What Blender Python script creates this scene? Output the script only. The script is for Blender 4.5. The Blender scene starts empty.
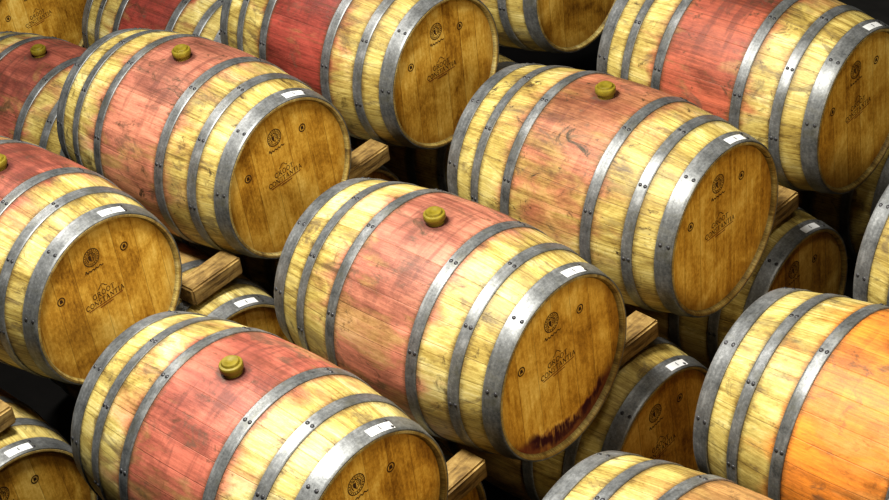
import bpy, bmesh, math, random
from mathutils import Vector, Matrix
random.seed(4)
S=bpy.context.scene; C=S.collection
try:
    S.view_settings.view_transform='Standard'
    S.view_settings.look='Medium High Contrast'
except Exception: pass
PI=math.pi
L=.966; HL=L/2; RB=.366; RH=.303
def rad(x): return RB-(RB-RH)*(abs(x)/HL)**2.0

# ------------------------------------------------------------ materials
class NT:
    def __init__(s,name):
        s.m=bpy.data.materials.new(name); s.m.use_nodes=True
        s.t=s.m.node_tree; s.t.nodes.clear()
        s.out=s.n('ShaderNodeOutputMaterial'); s.b=s.n('ShaderNodeBsdfPrincipled')
        s.t.links.new(s.b.outputs[0],s.out.inputs[0])
    def n(s,k): return s.t.nodes.new(k)
    def set(s,sock,v):
        if isinstance(v,bpy.types.NodeSocket): s.t.links.new(v,sock)
        else: sock.default_value=v
    def M(s,op,a,b=None,c=None,clamp=False):
        n=s.n('ShaderNodeMath'); n.operation=op; n.use_clamp=clamp
        for i,v in enumerate((a,b,c)):
            if v is not None: s.set(n.inputs[i],v)
        return n.outputs[0]
    def mul(s,*a):
        r=a[0]
        for v in a[1:]: r=s.M('MULTIPLY',r,v)
        return r
    def add(s,*a):
        r=a[0]
        for v in a[1:]: r=s.M('ADD',r,v)
        return r
    def mix(s,f,a,b,mode='MIX'):
        n=s.n('ShaderNodeMix'); n.data_type='RGBA'; n.blend_type=mode
        s.set(n.inputs[0],f)
        for i,v in ((6,a),(7,b)):
            if isinstance(v,tuple) and len(v)==3: v=(*v,1)
            s.set(n.inputs[i],v)
        return n.outputs[2]
    def vec(s,x,y,z):
        n=s.n('ShaderNodeCombineXYZ')
        for i,v in enumerate((x,y,z)): s.set(n.inputs[i],v)
        return n.outputs[0]
    def noise(s,v,scale=1,detail=4,rough=.55,dist=0):
        n=s.n('ShaderNodeTexNoise'); s.set(n.inputs['Vector'],v)
        n.inputs['Scale'].default_value=scale; n.inputs['Detail'].default_value=detail
        n.inputs['Roughness'].default_value=rough; n.inputs['Distortion'].default_value=dist
        return n.outputs[0]
    def white(s,w):
        n=s.n('ShaderNodeTexWhiteNoise'); n.noise_dimensions='1D'; s.set(n.inputs['W'],w); return n.outputs['Value']
    def step(s,v,a,b,lo=0,hi=1):
        n=s.n('ShaderNodeMapRange'); n.interpolation_type='SMOOTHSTEP'
        s.set(n.inputs[0],v); s.set(n.inputs[1],a); s.set(n.inputs[2],b); s.set(n.inputs[3],lo); s.set(n.inputs[4],hi)
        return n.outputs[0]
    def ramp(s,f,stops):
        n=s.n('ShaderNodeValToRGB'); s.set(n.inputs[0],f)
        e=n.color_ramp.elements
        while len(e)<len(stops): e.new(.5)
        for k,(p,c) in enumerate(stops): e[k].position=p; e[k].color=(*c,1)
        return n.outputs[0]
    def attr(s,name):
        n=s.n('ShaderNodeAttribute'); n.attribute_type='OBJECT'; n.attribute_name=name; return n
    def xyz(s):
        tc=s.n('ShaderNodeTexCoord'); sp=s.n('ShaderNodeSeparateXYZ'); s.t.links.new(tc.outputs['Object'],sp.inputs[0])
        return tc.outputs['Object'],sp.outputs[0],sp.outputs[1],sp.outputs[2]
    def fin(s,col,rough=.6,metal=0,bump=None,bs=.3,bd=.004,spec=.4):
        s.set(s.b.inputs['Base Color'],col if not isinstance(col,tuple) else (*col,1))
        s.set(s.b.inputs['Roughness'],rough); s.b.inputs['Metallic'].default_value=metal
        s.b.inputs['Specular IOR Level'].default_value=spec
        if bump is not None:
            n=s.n('ShaderNodeBump'); n.inputs['Strength'].default_value=bs; n.inputs['Distance'].default_value=bd
            s.set(n.inputs['Height'],bump); s.t.links.new(n.outputs[0],s.b.inputs['Normal'])
        return s.m

def stave_material():
    s=NT('oak_staves'); o,x,y,z=s.xyz(); mul,add=s.mul,s.add
    seed=s.attr('seed').outputs['Fac']; amt=s.attr('stain').outputs['Fac']; topn=s.attr('stain_top').outputs['Fac']
    scol=s.attr('stain_color').outputs['Color']; dirt=s.attr('dirt').outputs['Fac']; even=s.attr('stain_even').outputs['Fac']
    phi=s.M('ARCTAN2',mul(y,-1),z); ax=s.M('ABSOLUTE',x); aphi=s.M('ABSOLUTE',phi)
    u=add(mul(phi,30/(2*PI)),mul(seed,.37))
    idx=s.M('FLOOR',u); fr=s.M('FRACT',u)
    wn=s.white(add(idx,mul(seed,31.7))); wn2=s.white(add(idx,mul(seed,57.3)))
    seam=s.step(s.M('MINIMUM',fr,s.M('SUBTRACT',1,fr)),.006,.024,1,0)
    cx,cy=s.M('COSINE',phi),s.M('SINE',phi)
    sd=mul(seed,5.13)
    grain=s.noise(s.vec(add(mul(x,2.4),mul(wn,9)),mul(phi,42),sd),1,6,.64,.12)
    blot=s.noise(s.vec(add(mul(x,3.6),sd),mul(cx,3.0),mul(cy,3.0)),1,7,.62,.7)
    blot2=s.noise(s.vec(add(mul(x,6),sd,20),mul(cx,3.6),mul(cy,3.6)),1,4,.52,.5)
    fine=s.noise(s.vec(mul(x,50),mul(phi,70),sd),1,5,.8)
    tone=s.M('SUBTRACT',s.white(mul(seed,91.3)),.5)
    f=add(mul(grain,.36),mul(blot,.66),mul(s.M('SUBTRACT',wn,.5),.09),mul(fine,.28),mul(tone,.05))
    base=s.ramp(f,[(.46,(.115,.074,.018)),(.58,(.36,.265,.073)),(.68,(.55,.445,.148)),(.82,(.77,.685,.345))])
    # greenish grey-brown weathering
    wz=s.noise(s.vec(add(mul(x,5),sd,31),mul(cx,4),mul(cy,4)),1,7,.7,1.0)
    base=s.mix(mul(s.step(wz,.50,.66),.55),base,(.20,.155,.072))
    # wine soaked into the middle band: a translucent wash, the grain stays visible
    edge=add(.185,mul(s.M('SUBTRACT',blot2,.5),.18))
    zx=s.step(ax,s.M('SUBTRACT',edge,.03),add(edge,.06),1,0)
    soft=s.noise(s.vec(add(mul(x,4.2),sd,70),mul(cx,3.6),mul(cy,3.6)),1,5,.55,.6)
    top=s.step(add(cx,mul(s.M('SUBTRACT',blot2,.5),1.3),mul(s.M('SUBTRACT',soft,.5),1.0)),-.25,.80)
    tm=add(s.M('SUBTRACT',1,topn),mul(topn,top))
    near=s.step(s.M('SQRT',add(mul(x,x),mul(phi,phi,.10))),.02,.36,.20,-.02)
    patch=s.step(add(soft,near,mul(s.M('SUBTRACT',wn2,.5),.04),mul(s.M('SUBTRACT',grain,.5),.22)),.32,.56,add(.54,mul(even,.30)),1)
    mask=s.M('MULTIPLY',mul(zx,tm),mul(patch,amt),clamp=True)
    lum=s.step(f,.41,.87,.34,1.70)
    wine=s.mix(s.step(add(soft,mul(s.M('SUBTRACT',grain,.5),.2)),.62,.38,0,s.M('SUBTRACT',.55,mul(even,.32))),scol,(.17,.042,.034))
    sc=s.mix(1,wine,s.vec(lum,lum,lum),'MULTIPLY')
    dark=s.mix(.65,scol,(.06,.014,.014))
    col=s.mix(mask,base,sc)
    bl=mul(s.step(soft,.46,.64),s.step(ax,.22,.42,1,0),amt,top,.5)
    col=s.mix(bl,col,sc)
    # soaked patch and runs round the bung hole
    d=s.M('SQRT',add(mul(x,x),mul(phi,phi,.05)))
    wetamt=s.M('SUBTRACT',amt,mul(even,.9),clamp=True)
    soak=mul(s.step(add(d,mul(s.M('SUBTRACT',blot2,.5),.2)),.02,.20,1,0),.52,wetamt)
    col=s.mix(soak,col,dark)
    d0=s.M('SQRT',add(mul(s.M('SUBTRACT',x,.006),s.M('SUBTRACT',x,.006)),mul(phi,phi,.134)))
    col=s.mix(mul(s.step(add(d0,mul(s.M('SUBTRACT',fine,.5),.03)),.038,.062,1,0),.75,wetamt),col,(.055,.018,.016))
    drip=s.noise(s.vec(add(mul(x,24),sd),mul(phi,1.2),sd),1,4,.6,.4)
    dm=mul(s.step(drip,.51,.65),s.step(ax,.08,.20,1,0),s.step(aphi,.3,1.5,1,0))
    col=s.mix(mul(dm,.58,wetamt),col,s.mix(.6,dark,(.08,.035,.03)))
    # brown streaks running along the staves of the band
    st=s.noise(s.vec(add(mul(x,5),sd,mul(wn2,5)),mul(phi,20),sd),1,5,.66,.3)
    col=s.mix(mul(s.step(st,.56,.72),.3,mask),col,(.15,.06,.03))
    sm=s.noise(s.vec(add(mul(x,6.5),sd,50),mul(cx,4.2),mul(cy,4.2)),1,7,.68,.9)
    col=s.mix(mul(s.step(sm,.54,.66),.62),col,(.10,.072,.05))
    # grime blotches and dark grain flecks
    gr=s.noise(s.vec(add(mul(x,10),sd,7),mul(cx,5),mul(cy,5)),1,7,.74,.9)
    col=s.mix(mul(s.step(gr,.565,.67),dirt),col,(.055,.038,.020))
    sf=s.noise(s.vec(add(mul(x,9),sd,3),mul(phi,16),sd),1,6,.74,.3)
    col=s.mix(mul(s.step(sf,.61,.77),.40),col,(.10,.056,.018))
    col=s.mix(mul(s.step(grain,.40,.30),.3),col,(.12,.065,.018))
    # dirt collected along the hoop edges
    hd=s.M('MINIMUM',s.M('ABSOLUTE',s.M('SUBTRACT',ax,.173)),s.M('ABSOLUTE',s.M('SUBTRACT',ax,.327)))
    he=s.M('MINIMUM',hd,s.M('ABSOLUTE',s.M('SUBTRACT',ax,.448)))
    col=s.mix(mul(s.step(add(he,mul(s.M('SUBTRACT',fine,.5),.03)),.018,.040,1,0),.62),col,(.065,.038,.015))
    col=s.mix(mul(seam,s.M('SUBTRACT',.42,mul(mask,.18))),col,(.08,.042,.012))
    col=s.mix(s.step(ax,.478,.4815,0,.55),col,(.20,.115,.033))
    h=s.M('SUBTRACT',add(mul(grain,.6),mul(fine,.35)),mul(seam,.45))
    return s.fin(col,s.M('ADD',.36,mul(blot,.3)),0,h,.5,.003,.38)

def head_material():
    s=NT('oak_head'); o,x,y,z=s.xyz(); mul,add=s.mul,s.add
    seed=s.attr('seed').outputs['Fac']; spill=s.attr('spill').outputs['Fac']
    u=add(mul(y,11.5),mul(seed,.43)); idx=s.M('FLOOR',u); fr=s.M('FRACT',u)
    wn=s.white(add(idx,mul(seed,17.7)))
    seam=s.step(s.M('MINIMUM',fr,s.M('SUBTRACT',1,fr)),.006,.024,1,0)
    g=s.noise(s.vec(mul(y,70),add(mul(z,4),mul(wn,30)),seed),1,6,.65,.2)
    bl=s.noise(s.vec(mul(y,6),mul(z,5),mul(seed,3.3)),1,6,.60,.6)
    fn=s.noise(s.vec(mul(y,110),mul(z,60),seed),1,4,.75)
    f=add(mul(g,.30),mul(bl,.66),mul(s.M('SUBTRACT',wn,.5),.10),mul(fn,.34))
    col=s.ramp(f,[(.48,(.21,.092,.009)),(.61,(.51,.27,.034)),(.70,(.69,.42,.076)),(.84,(.90,.65,.19))])
    col=s.mix(mul(seam,.42),col,(.12,.055,.011))
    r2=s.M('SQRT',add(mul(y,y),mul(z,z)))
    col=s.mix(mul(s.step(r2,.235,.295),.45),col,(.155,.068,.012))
    # dried wine smear hugging the lower rim, wood showing through
    e1=s.noise(s.vec(mul(y,9),mul(z,6.0),2),1,4,.55,.5)
    e2=s.noise(s.vec(mul(y,34),mul(z,8.0),4),1,4,.6)
    rr=add(r2,mul(s.M('SUBTRACT',e1,.5),.10),mul(s.M('SUBTRACT',e2,.5),.06))
    zone=s.step(add(z,mul(y,-.02),mul(s.M('SUBTRACT',e1,.5),.06)),-.140,-.190)
    inside=mul(s.step(rr,.220,.234),zone)
    core=mul(s.step(rr,.228,.240),s.step(rr,.278,.258,.35,1),zone)
    col=s.mix(mul(spill,inside,s.step(e2,.30,.55,.35,.7)),col,(.15,.012,.022))
    col=s.mix(mul(spill,core,s.step(e2,.38,.54,.40,.96)),col,(.034,.002,.012))
    return s.fin(col,.5,0,s.M('SUBTRACT',mul(g,.5),seam),.22,.003,.35)

def steel_material():
    s=NT('hoop_steel'); o,x,y,z=s.xyz(); mul,add=s.mul,s.add
    phi=s.M('ARCTAN2',mul(y,-1),z)
    a=s.noise(s.vec(mul(x,110),mul(phi,4),0),1,4,.6)
    b=s.noise(s.vec(mul(x,9),mul(y,9),mul(z,9)),1,6,.70); c=s.noise(o,110,4,.75)
    f=add(mul(a,.2),mul(b,.5),mul(c,.3))
    col=s.ramp(f,[(.38,(.076,.081,.084)),(.52,(.20,.208,.213)),(.66,(.39,.402,.41))])
    t=s.noise(s.vec(mul(x,6),mul(y,6),mul(z,6)),1,6,.7,.8)
    col=s.mix(s.step(t,.50,.66,0,.45),col,(.13,.125,.08))
    return s.fin(col,add(.33,mul(b,.24)),.50,c,.15,.001,.5)
def plain(name,a,b,scale,rough=.6,metal=0,bs=.2):
    s=NT(name); o,x,y,z=s.xyz(); n=s.noise(o,scale,5,.65)
    return s.fin(s.ramp(n,[(.3,a),(.7,b)]),rough,metal,n,bs,.004)
def timber_material():
    s=NT('sawn_timber'); o,x,y,z=s.xyz(); mul,add=s.mul,s.add
    g=s.noise(s.vec(mul(x,45),mul(y,5),mul(z,45)),1,6,.65,.6)
    r=s.noise(o,11,6,.72,.6)
    col=s.ramp(add(mul(g,.5),mul(r,.5)),[(.38,(.06,.033,.011)),(.5,(.25,.16,.052)),(.66,(.50,.36,.14))])
    return s.fin(col,.8,0,add(g,r),.6,.006)
MS=stave_material(); MH=head_material(); MT=steel_material(); MW=timber_material()
MRIV=plain('rivet_steel',(.03,.03,.032),(.09,.09,.10),60,.45,.5)
MBUNG=plain('olive_silicone',(.13,.10,.008),(.25,.195,.02),30,.48)
MINK=plain('branded_ink',(.028,.012,.004),(.06,.026,.008),50,.7)
MLINE=plain('reddish_ink',(.12,.028,.010),(.22,.055,.016),50,.7)
MTAG=plain('white_label',(.60,.62,.64),(.78,.79,.80),20,.5)
MPRINT=plain('label_print',(.06,.06,.065),(.14,.14,.15),40,.6)
MFLOOR=plain('shade_dark_concrete',(.006,.006,.006),(.016,.015,.014),6,.85)  # near-black colour carries the shade of the gaps between barrels

# ------------------------------------------------------------ geometry helpers
def obj(name,me,parent=None):
    o=bpy.data.objects.new(name,me); C.objects.link(o)
    if parent: o.parent=parent
    return o
def mesh(name,bm,mats,smooth=True,ang=35):
    bmesh.ops.recalc_face_normals(bm,faces=bm.faces)
    me=bpy.data.meshes.new(name); bm.to_mesh(me); bm.free()
    for m in mats: me.materials.append(m)
    if smooth:
        for p in me.polygons: p.use_smooth=True
        me.set_sharp_from_angle(angle=math.radians(ang))
    return me
def lathe_x(bm,prof,seg=96,closed=False,caps=False,mi=0):
    rings=[]
    for x,r in prof:
        rings.append([bm.verts.new((x,-r*math.sin(2*PI*j/seg),r*math.cos(2*PI*j/seg))) for j in range(seg)])
    n=len(rings); rng=range(n) if closed else range(n-1)
    for i in rng:
        a,b=rings[i],rings[(i+1)%n]
        for j in range(seg):
            f=bm.faces.new((a[j],a[(j+1)%seg],b[(j+1)%seg],b[j])); f.material_index=mi
    if caps:
        bm.faces.new(rings[0]); bm.faces.new(rings[-1][::-1])
    return rings
def lathe_z(bm,prof,seg=32):
    rings=[[bm.verts.new((r*math.cos(2*PI*j/seg),r*math.sin(2*PI*j/seg),z)) for j in range(seg)] for r,z in prof]
    for a,b in zip(rings,rings[1:]):
        for j in range(seg): bm.faces.new((a[j],a[(j+1)%seg],b[(j+1)%seg],b[j]))
    bm.faces.new(rings[0][::-1]); bm.faces.new(rings[-1])

CH=.013; REC=.018
def staves_mesh():
    bm=bmesh.new(); p=[]
    ri=RH-CH
    p+=[(-HL+.05,ri-.002),(-HL+.012,ri-.002),(-HL,ri+.004),(-HL,RH-.002),(-HL+.002,RH)]
    N=32
    for i in range(1,N):
        x=-HL+L*i/N; p.append((x,rad(x)))
    p+=[(HL-.002,RH),(HL,RH-.002),(HL,ri+.004),(HL-.012,ri-.002),(HL-.05,ri-.002)]
    lathe_x(bm,p,120)
    return mesh('staves',bm,[MS],True,30)
def head_mesh(sgn):
    bm=bmesh.new(); r=RH-CH+.001; xs=sgn*(HL-REC)
    lathe_x(bm,[(xs-sgn*.02,r),(xs,r),(xs,r*.6),(xs,.02)],72,caps=True)
    return mesh('head',bm,[MH],True,30)
def hoop_mesh(xa,xb,phis,t=.0045):
    bm=bmesh.new(); n=6
    out=[(xa+(xb-xa)*i/n,rad(xa+(xb-xa)*i/n)+t) for i in range(n+1)]
    out=[(out[0][0],out[0][1]-.002),(out[0][0]+.002,out[0][1])]+out[1:-1]+[(out[-1][0]-.002,out[-1][1]),(out[-1][0],out[-1][1]-.002)]
    inn=[(xa+(xb-xa)*i/n,rad(xa+(xb-xa)*i/n)-.001) for i in range(n,-1,-1)]
    lathe_x(bm,out+inn,120,closed=True)
    for ph in phis:
        for k in (.27,.73):
            x=xa+(xb-xa)*k; r=rad(x)+t
            c=Vector((x,-r*math.sin(ph),r*math.cos(ph))); nrm=Vector((0,-math.sin(ph),math.cos(ph)))
            m=Matrix.Translation(c)@nrm.to_track_quat('Z','Y').to_matrix().to_4x4()@Matrix.Diagonal((1,1,.5,1))
            g=bmesh.ops.create_uvsphere(bm,u_segments=10,v_segments=6,radius=.0068,matrix=m)
            for v in g['verts']:
                for f in v.link_faces: f.material_index=1
    return mesh('hoop',bm,[MT,MRIV],True,40)
def bung_mesh():
    bm=bmesh.new()
    lathe_z(bm,[(.026,-.03),(.029,.013),(.0335,.0135),(.0350,.016),(.0350,.030),(.0335,.033),(.0270,.0345),(.0260,.036),(.0258,.040),(.0240,.042),(.012,.042),(.008,.040)])
    return mesh('bung',bm,[MBUNG],True,40)
def patch(bm,x0,x1,p0,p1,off,mi,n=6):
    a=[];b=[]
    for i in range(n+1):
        ph=p0+(p1-p0)*i/n
        for lst,x in ((a,x0),(b,x1)):
            r=rad(x)+off; lst.append(bm.verts.new((x,-r*math.sin(ph),r*math.cos(ph))))
    for i in range(n):
        f=bm.faces.new((a[i],a[i+1],b[i+1],b[i])); f.material_index=mi
def tag_mesh():
    bm=bmesh.new()
    patch(bm,HL-.037,HL-.009,-.46,-.15,.0056,0)
    patch(bm,HL-.031,HL-.016,-.310,-.296,.0062,1,2)
    return mesh('label_tag',bm,[MTAG,MPRINT],False)
XF=HL-REC+.0008
def ring2(bm,cy,cz,r0,r1,seg=28):
    a=[bm.verts.new((XF,cy+r0*math.cos(2*PI*j/seg),cz+r0*math.sin(2*PI*j/seg))) for j in range(seg)]
    b=[bm.verts.new((XF,cy+r1*math.cos(2*PI*j/seg),cz+r1*math.sin(2*PI*j/seg))) for j in range(seg)]
    for j in range(seg): bm.faces.new((a[j],a[(j+1)%seg],b[(j+1)%seg],b[j]))
def poly2(bm,pts): bm.faces.new([bm.verts.new((XF,a,b)) for a,b in pts])
def strip2(bm,pts,w):
    for (a,b),(c,d) in zip(pts,pts[1:]):
        v=Vector((c-a,d-b)).normalized(); n=Vector((-v.y,v.x))*w/2
        poly2(bm,[(a-n.x,b-n.y),(c-n.x,d-n.y),(c+n.x,d+n.y),(a+n.x,b+n.y)])
# capitals drawn in a roman serif cut: unit box 0..w by 0..1, thick and thin strokes
def arc(cx,cy,rx,ry,a0,a1,n=14):
    return [(cx+rx*math.cos(math.radians(a0+(a1-a0)*i/n)),cy+ry*math.sin(math.radians(a0+(a1-a0)*i/n))) for i in range(n+1)]
TK,TN,SE=.14,.08,.055
GLYPH={
 'G':(.86,[(arc(.44,.5,.40,.47,48,318),TK),([(.76,.20),(.76,.46)],TK),([(.60,.46),(.90,.46)],SE),([(.73,.66),(.73,.90)],SE)]),
 'R':(.84,[([(.16,0),(.16,1)],TK),([(.03,.03),(.32,.03)],SE),([(.03,.97),(.40,.97)],SE),(arc(.40,.74,.24,.23,90,-90),TK*.85),([(.16,.51),(.42,.51)],TN),([(.40,.51),(.74,.03)],TK),([(.66,.03),(.88,.03)],SE)]),
 'O':(.90,[(arc(.45,.5,.38,.47,0,360,24),TK*.85)]),
 'T':(.78,[([(.39,0),(.39,.97)],TK),([(.03,.96),(.75,.96)],TN),([(.05,.78),(.05,.98)],SE),([(.73,.78),(.73,.98)],SE),([(.24,.03),(.54,.03)],SE)]),
 'C':(.80,[(arc(.44,.5,.40,.47,48,312),TK),([(.73,.66),(.73,.92)],SE)]),
 'N':(.92,[([(.16,0),(.16,1)],TN),([(.14,.97),(.78,.03)],TK),([(.78,0),(.78,1)],TN),([(.03,.03),(.29,.03)],SE),([(.03,.97),(.22,.97)],SE),([(.65,.97),(.91,.97)],SE)]),
 'S':(.64,[(arc(.33,.745,.22,.225,35,240),TK*.8),(arc(.31,.26,.23,.24,65,-145),TK*.8),([(.53,.74),(.53,.95)],SE),([(.09,.05),(.09,.26)],SE)]),
 'A':(.90,[([(.12,.0),(.45,1)],TN),([(.44,1),(.76,.0)],TK),([(.24,.34),(.66,.34)],TN),([(.0,.03),(.25,.03)],SE),([(.62,.03),(.90,.03)],SE)]),
 'I':(.38,[([(.19,0),(.19,1)],TK),([(.05,.03),(.33,.03)],SE),([(.05,.97),(.33,.97)],SE)]),
}
def word(bm,t,h,cy,cz,gap=.10):
    w=sum(GLYPH[c][0]+gap for c in t)-gap; x=-w/2
    for c in t:
        gw,sts=GLYPH[c]
        for pts,tk in sts: strip2(bm,[(cy+(x+a)*h,cz+(b-.5)*h) for a,b in pts],tk*h*1.05)
        x+=gw+gap
def lettering_mesh():
    bm=bmesh.new()
    word(bm,'GROOT',.0190,-.012,.038,.14); word(bm,'CONSTANTIA',.0190,-.012,.012,.08)
    strip2(bm,[(-.032,.055),(-.024,.059),(-.020,.065),(-.012,.070),(-.004,.065),(0,.059),(.008,.055)],.0023)
    return mesh('lettering',bm,[MINK],False)
def rule_mesh():
    bm=bmesh.new(); strip2(bm,[(-.086,-.004),(.062,-.004)],.0028); strip2(bm,[(-.040,-.013),(.016,-.013)],.0032)
    return mesh('ruled_line',bm,[MLINE],False)
EY,EZ=-.022,.185
def crest_mesh():
    bm=bmesh.new(); cy,cz=EY,EZ
    ring2(bm,cy,cz,.0305,.0335); ring2(bm,cy,cz,.0225,.0240)
    for k in range(20):   # beaded border between the two rings
        a=2*PI*k/20; c,s_=math.cos(a),math.sin(a)
        strip2(bm,[(cy+.0255*c,cz+.0255*s_),(cy+.029*c,cz+.029*s_)],.0034)
    poly2(bm,[(cy-.012,cz+.009),(cy-.012,cz-.004),(cy-.001,cz-.016),(cy-.001,cz+.009)])
    strip2(bm,[(cy+.001,cz+.009),(cy+.012,cz+.009),(cy+.012,cz-.004),(cy+.001,cz-.016)],.0022)
    strip2(bm,[(cy+.003,cz+.003),(cy+.010,cz+.003)],.0022); strip2(bm,[(cy+.003,cz-.003),(cy+.009,cz-.003)],.0022)
    strip2(bm,[(cy-.011,cz+.011),(cy-.009,cz+.018),(cy-.005,cz+.013),(cy,cz+.020),(cy+.005,cz+.013),(cy+.009,cz+.018),(cy+.011,cz+.011)],.0026)
    for sg in (-1,1): strip2(bm,[(cy+sg*.015,cz+.010),(cy+sg*.018,cz),(cy+sg*.013,cz-.013)],.003)
    return mesh('crest',bm,[MINK],False)
def script_mesh():
    bm=bmesh.new(); cy,cz=EY,EZ
    strip2(bm,[(cy-.038,cz-.048),(cy-.033,cz-.038),(cy-.029,cz-.051),(cy-.020,cz-.044),(cy-.015,cz-.051),(cy-.006,cz-.044),(cy,cz-.051),(cy+.009,cz-.044),(cy+.015,cz-.051),(cy+.024,cz-.043),(cy+.031,cz-.050),(cy+.038,cz-.047)],.0032)
    return mesh('maker_script',bm,[MINK],False)
def mark_mesh(a,b):
    bm=bmesh.new()
    ring2(bm,a,b,.012,.0160); poly2(bm,[(a-.007,b-.006),(a+.007,b-.006),(a+.0045,b+.007),(a-.0045,b+.007)])
    return mesh('small_mark',bm,[MINK],False)

# ------------------------------------------------------------ the barrel and its copies
def make_barrel():
    root=bpy.data.objects.new('wine_barrel',None); C.objects.link(root); root.empty_display_size=.1
    obj('staves',staves_mesh(),root)
    h=obj('head',head_mesh(1),root)
    obj('lettering',lettering_mesh(),h); obj('ruled_line',rule_mesh(),h); obj('crest',crest_mesh(),h); obj('maker_script',script_mesh(),h)
    obj('small_mark',mark_mesh(.11,.15),h); obj('small_mark',mark_mesh(-.175,.10),h)
    obj('head',head_mesh(-1),root)
    for sg in (-1,1):
        for (a,b),ph in (((.424,.4822),(.5,-.5,1.25)),((.308,.346),(.75,1.5,.05)),((.153,.193),(.3,1.15,-.6))):
            xa,xb=(a,b) if sg>0 else (-b,-a)
            obj('hoop',hoop_mesh(xa,xb,ph),root)
    b=obj('bung',bung_mesh(),root); b.location=(.006,0,RB)
    obj('label_tag',tag_mesh(),root)
    return root
def dup(o,parent=None):
    c=o.copy(); C.objects.link(c); c.parent=parent
    for ch in o.children: dup(ch,c)
    return c
proto=make_barrel()

LP=.95; XS=-.008
P=.84923; S1=.28315; S3=.2455; X1=-(LP+.54071); X3=LP+.53081; DZ=-.622; X0=X1-LP-.5865; S0=.62176
XM=X0-LP-.42
RED=(.38,.120,.080); DRED=(.25,.050,.036); PINK=(.43,.175,.115); ORANGE=(.56,.205,.032); BRICK=(.34,.095,.054); TANRED=(.48,.24,.10)
U='upper layer of barrels'; LW='lower layer of barrels'
barrels=[
 (0,0,0,0,U,1.1,.05,PINK,.7,1,'oak wine barrel with dark wine spill low on its head, centre of the stack'),
 (0,-P,0,.03,U,1.1,.25,RED,.65,0,'oak barrel with rosy middle cut off by the bottom edge, left of the spill-stained barrel'),
 (0,P,0,-.02,U,.78,1,RED,1,0,'tan mottled oak barrel, red mostly near its bung, right of the spill-stained barrel'),
 (0,2*P,0,0,U,1.1,.1,BRICK,.85,0,'oak barrel with brick-red middle cut by the upper right edge, no bung showing'),
 (X1,S1,0,.02,U,1.1,.25,PINK,.9,0,'oak barrel at upper left, whole in view, with rosy middle and olive bung'),
 (X1,S1-P,0,0,U,1.1,.2,RED,.6,0,'oak barrel cut by the left edge, its whole amber head in view'),
 (X1,S1+P,0,.1,U,1.2,.0,DRED,.5,0,'oak barrel with the deepest red middle at top centre, whole head in view'),
 (X1,S1+2*P,0,.1,U,.6,.3,RED,.6,0,'oak barrel cropped by the top edge, right of the deepest red barrel'),
 (X3,S3,0,0,U,1.1,.0,ORANGE,.5,0,'oak barrel with bright orange middle, cut by the right edge'),
 (X3,S3-P,0,.1,U,.7,.2,TANRED,.5,0,'yellow oak barrel at the bottom edge beside the orange-middled one, only its top showing'),
 (X3,S3+P,0,.1,U,.7,.2,TANRED,.5,0,'oak barrel at the right edge of which only a sliver of its end shows'),
 (-.30,-P/2,DZ,.1,LW,.4,.2,TANRED,.6,0,'lower oak barrel hidden under the spill-stained barrel and its left neighbour'),
 (.05,P/2-.02,DZ,.05,LW,.4,.2,TANRED,.5,0,'lower oak barrel with tagged head just right of the spill-stained barrel'),
 (0,1.5*P+.02,DZ,-.05,LW,.4,.2,TANRED,.5,0,'lower oak barrel with its head between the mottled barrel and the orange-middled barrel'),
 (0,2.5*P+.04,DZ,.1,LW,.4,.2,TANRED,.6,0,'dim lower oak barrel in the gap below the brick-red barrel at right'),
 (X1+.055,S1-P/2-.02,DZ,-.08,LW,.4,.2,TANRED,.5,0,'lower oak barrel, only its tagged head top showing between the two left barrels'),
 (X1,S1-1.5*P-.14,DZ,.05,LW,.4,.2,TANRED,.6,0,'lower oak barrel in the bottom left corner with a tagged hoop'),
 (X1-.20,S1+P/2,DZ,.1,LW,.4,.2,TANRED,.6,0,'lower oak barrel in deep shadow under the deepest red barrel'),
 (X1-.05,S1+1.5*P,DZ,0,LW,.4,.2,TANRED,.6,0,'lower oak barrel in shadow under the barrel cropped by the top edge'),
 (X3,S3-P/2,DZ,.06,LW,.4,.2,TANRED,.6,0,'lower oak barrel tucked beneath the orange-middled barrel and the bottom edge one'),
 (X3,S3+P/2,DZ,.1,LW,.4,.2,TANRED,.6,0,'lower oak barrel tucked beneath the orange-middled barrel and the right edge sliver'),
 (X0,S0,DZ,0,LW,1.1,.0,RED,.6,0,'red-stained oak barrel with olive bung at the left edge, behind the rosy one'),
 (X0,S0+P,DZ,.1,LW,1.1,.0,DRED,.5,0,'red and yellow oak barrel cropped by the top edge behind the upper left barrel'),
 (XM+.02,S0+.70*P,DZ,.05,LW,.7,.2,RED,.5,0,'farthest oak barrel, only its shaded head showing in the top left corner'),
]
for i,(x,y,z,roll,grp,st,tp,colr,dt,sp,lab) in enumerate(barrels):
    o=proto if i==0 else dup(proto)
    o.location=(x+XS,y,z); o.rotation_euler=(roll,0,0)
    o['label']=lab; o['category']='barrel'; o['group']=grp
    for ch in o.children:
        k=ch.name.split('.')[0]
        ch['seed']=float(i)*1.37+.5
        if k=='staves':
            ch['stain']=float(st); ch['stain_top']=float(tp); ch['stain_color']=[float(c) for c in colr]; ch['dirt']=float(dt)
            ch['stain_even']=.75 if colr is ORANGE else (.5 if colr is DRED else 0.0)
        elif k=='head':
            ch['spill']=float(sp)
            if ch.children: ch.rotation_euler=(-roll+random.uniform(-.06,.06)*(i>0),0,0)
        elif k=='label_tag': ch.rotation_euler=(-roll+random.uniform(-.05,.05),0,0)

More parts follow.
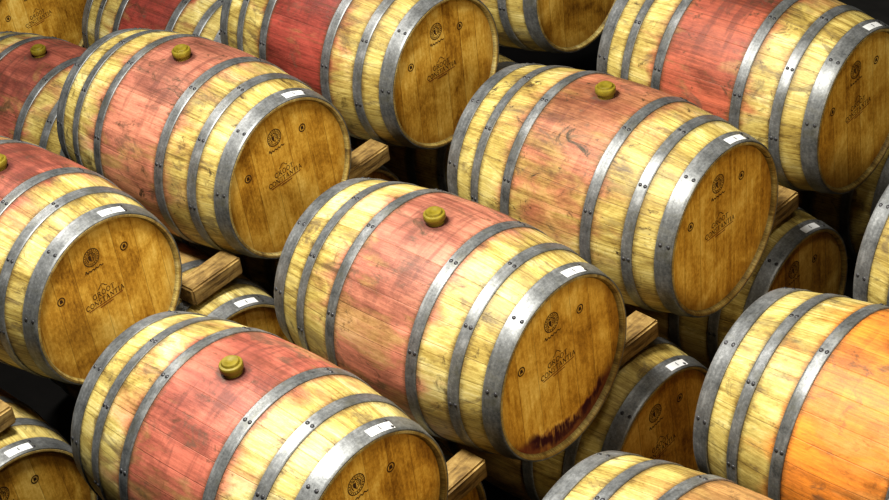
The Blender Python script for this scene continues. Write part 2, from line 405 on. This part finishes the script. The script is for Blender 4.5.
# ------------------------------------------------------------ wooden chocks on the lower barrels
def chock_mesh():
    bm=bmesh.new(); bmesh.ops.create_cube(bm,size=1,matrix=Matrix.Diagonal((.10,.24,.074,1)))
    bmesh.ops.bevel(bm,geom=bm.edges[:],offset=.008,segments=2,affect='EDGES')
    return mesh('wooden_chock',bm,[MW],True,40)
ckm=chock_mesh()
for k,(bx,by,lab) in enumerate([
   (0.015,P/2-.01,'wooden chock between the spill-stained barrel and the mottled barrel to its right'),
   (-.01,-P/2,'wooden chock at the bottom edge just left of the spill-stained barrel head'),
   (0.0,1.5*P,'wooden chock under the brick-red barrel at the right'),
   (X1+.045,S1-P/2+.025,'wooden chock with lit end between the two left barrels, above a tagged lower head'),
   (X1,S1+P/2+.01,'wooden chock in shade between the upper left barrel and the deep red barrel'),
   (X1,S1-1.5*P-.13,'wooden chock in the lower left corner under the barrel cut by the left edge')]):
    o=obj('wooden_chock',ckm); xo=.35
    o.location=(bx+xo+XS,by+.012,DZ+rad(.30)+.007+.037); o.rotation_euler=(0,0,random.uniform(-.06,.06))
    o['label']=lab; o['category']='wooden block'; o['group']='wooden chocks between the barrels'

# ------------------------------------------------------------ floor
bm=bmesh.new(); bmesh.ops.create_grid(bm,x_segments=2,y_segments=2,size=9)
fl=obj('floor',mesh('floor',bm,[MFLOOR],False)); fl.location=(0,0,DZ-RB-.006); fl['kind']='structure'

# ------------------------------------------------------------ light
def area(loc,tgt,size,e,col):
    l=bpy.data.lights.new('area_light','AREA'); l.shape='RECTANGLE'; l.size,l.size_y=size; l.energy=e; l.color=col
    o=bpy.data.objects.new('area_light',l); C.objects.link(o); o.location=loc
    o.rotation_euler=(Vector(tgt)-Vector(loc)).to_track_quat('-Z','Y').to_euler()
area((-.2,-1.0,4.1),(-.3,-.1,0),(.9,.7),325,(1,.965,.88))
area((2.1,-.1,4.4),(.6,.1,-.3),(.9,.7),52,(1,.94,.82))  # added light, brightens the lower heads and gaps
area((4.6,-1.0,2.9),(0,-.1,0),(1.0,.8),112,(1,.88,.66))  # added warm fill from the front to lift the barrel heads
area((-3.0,-.3,4.2),(-1.8,.1,0),(.9,.7),80,(1,.95,.88))
w=bpy.data.worlds.new('w'); S.world=w; w.use_nodes=True
w.node_tree.nodes['Background'].inputs[0].default_value=(.9,.88,.85,1); w.node_tree.nodes['Background'].inputs[1].default_value=.010
# ------------------------------------------------------------ camera
cd=bpy.data.cameras.new('camera'); co=bpy.data.objects.new('camera',cd); C.objects.link(co)
co.location=(3.43984,-3.23662,3.6338); co.rotation_euler=(.94498,.1178,.7281)
cd.sensor_width=36; cd.lens=1866.04*36/889
S.camera=co
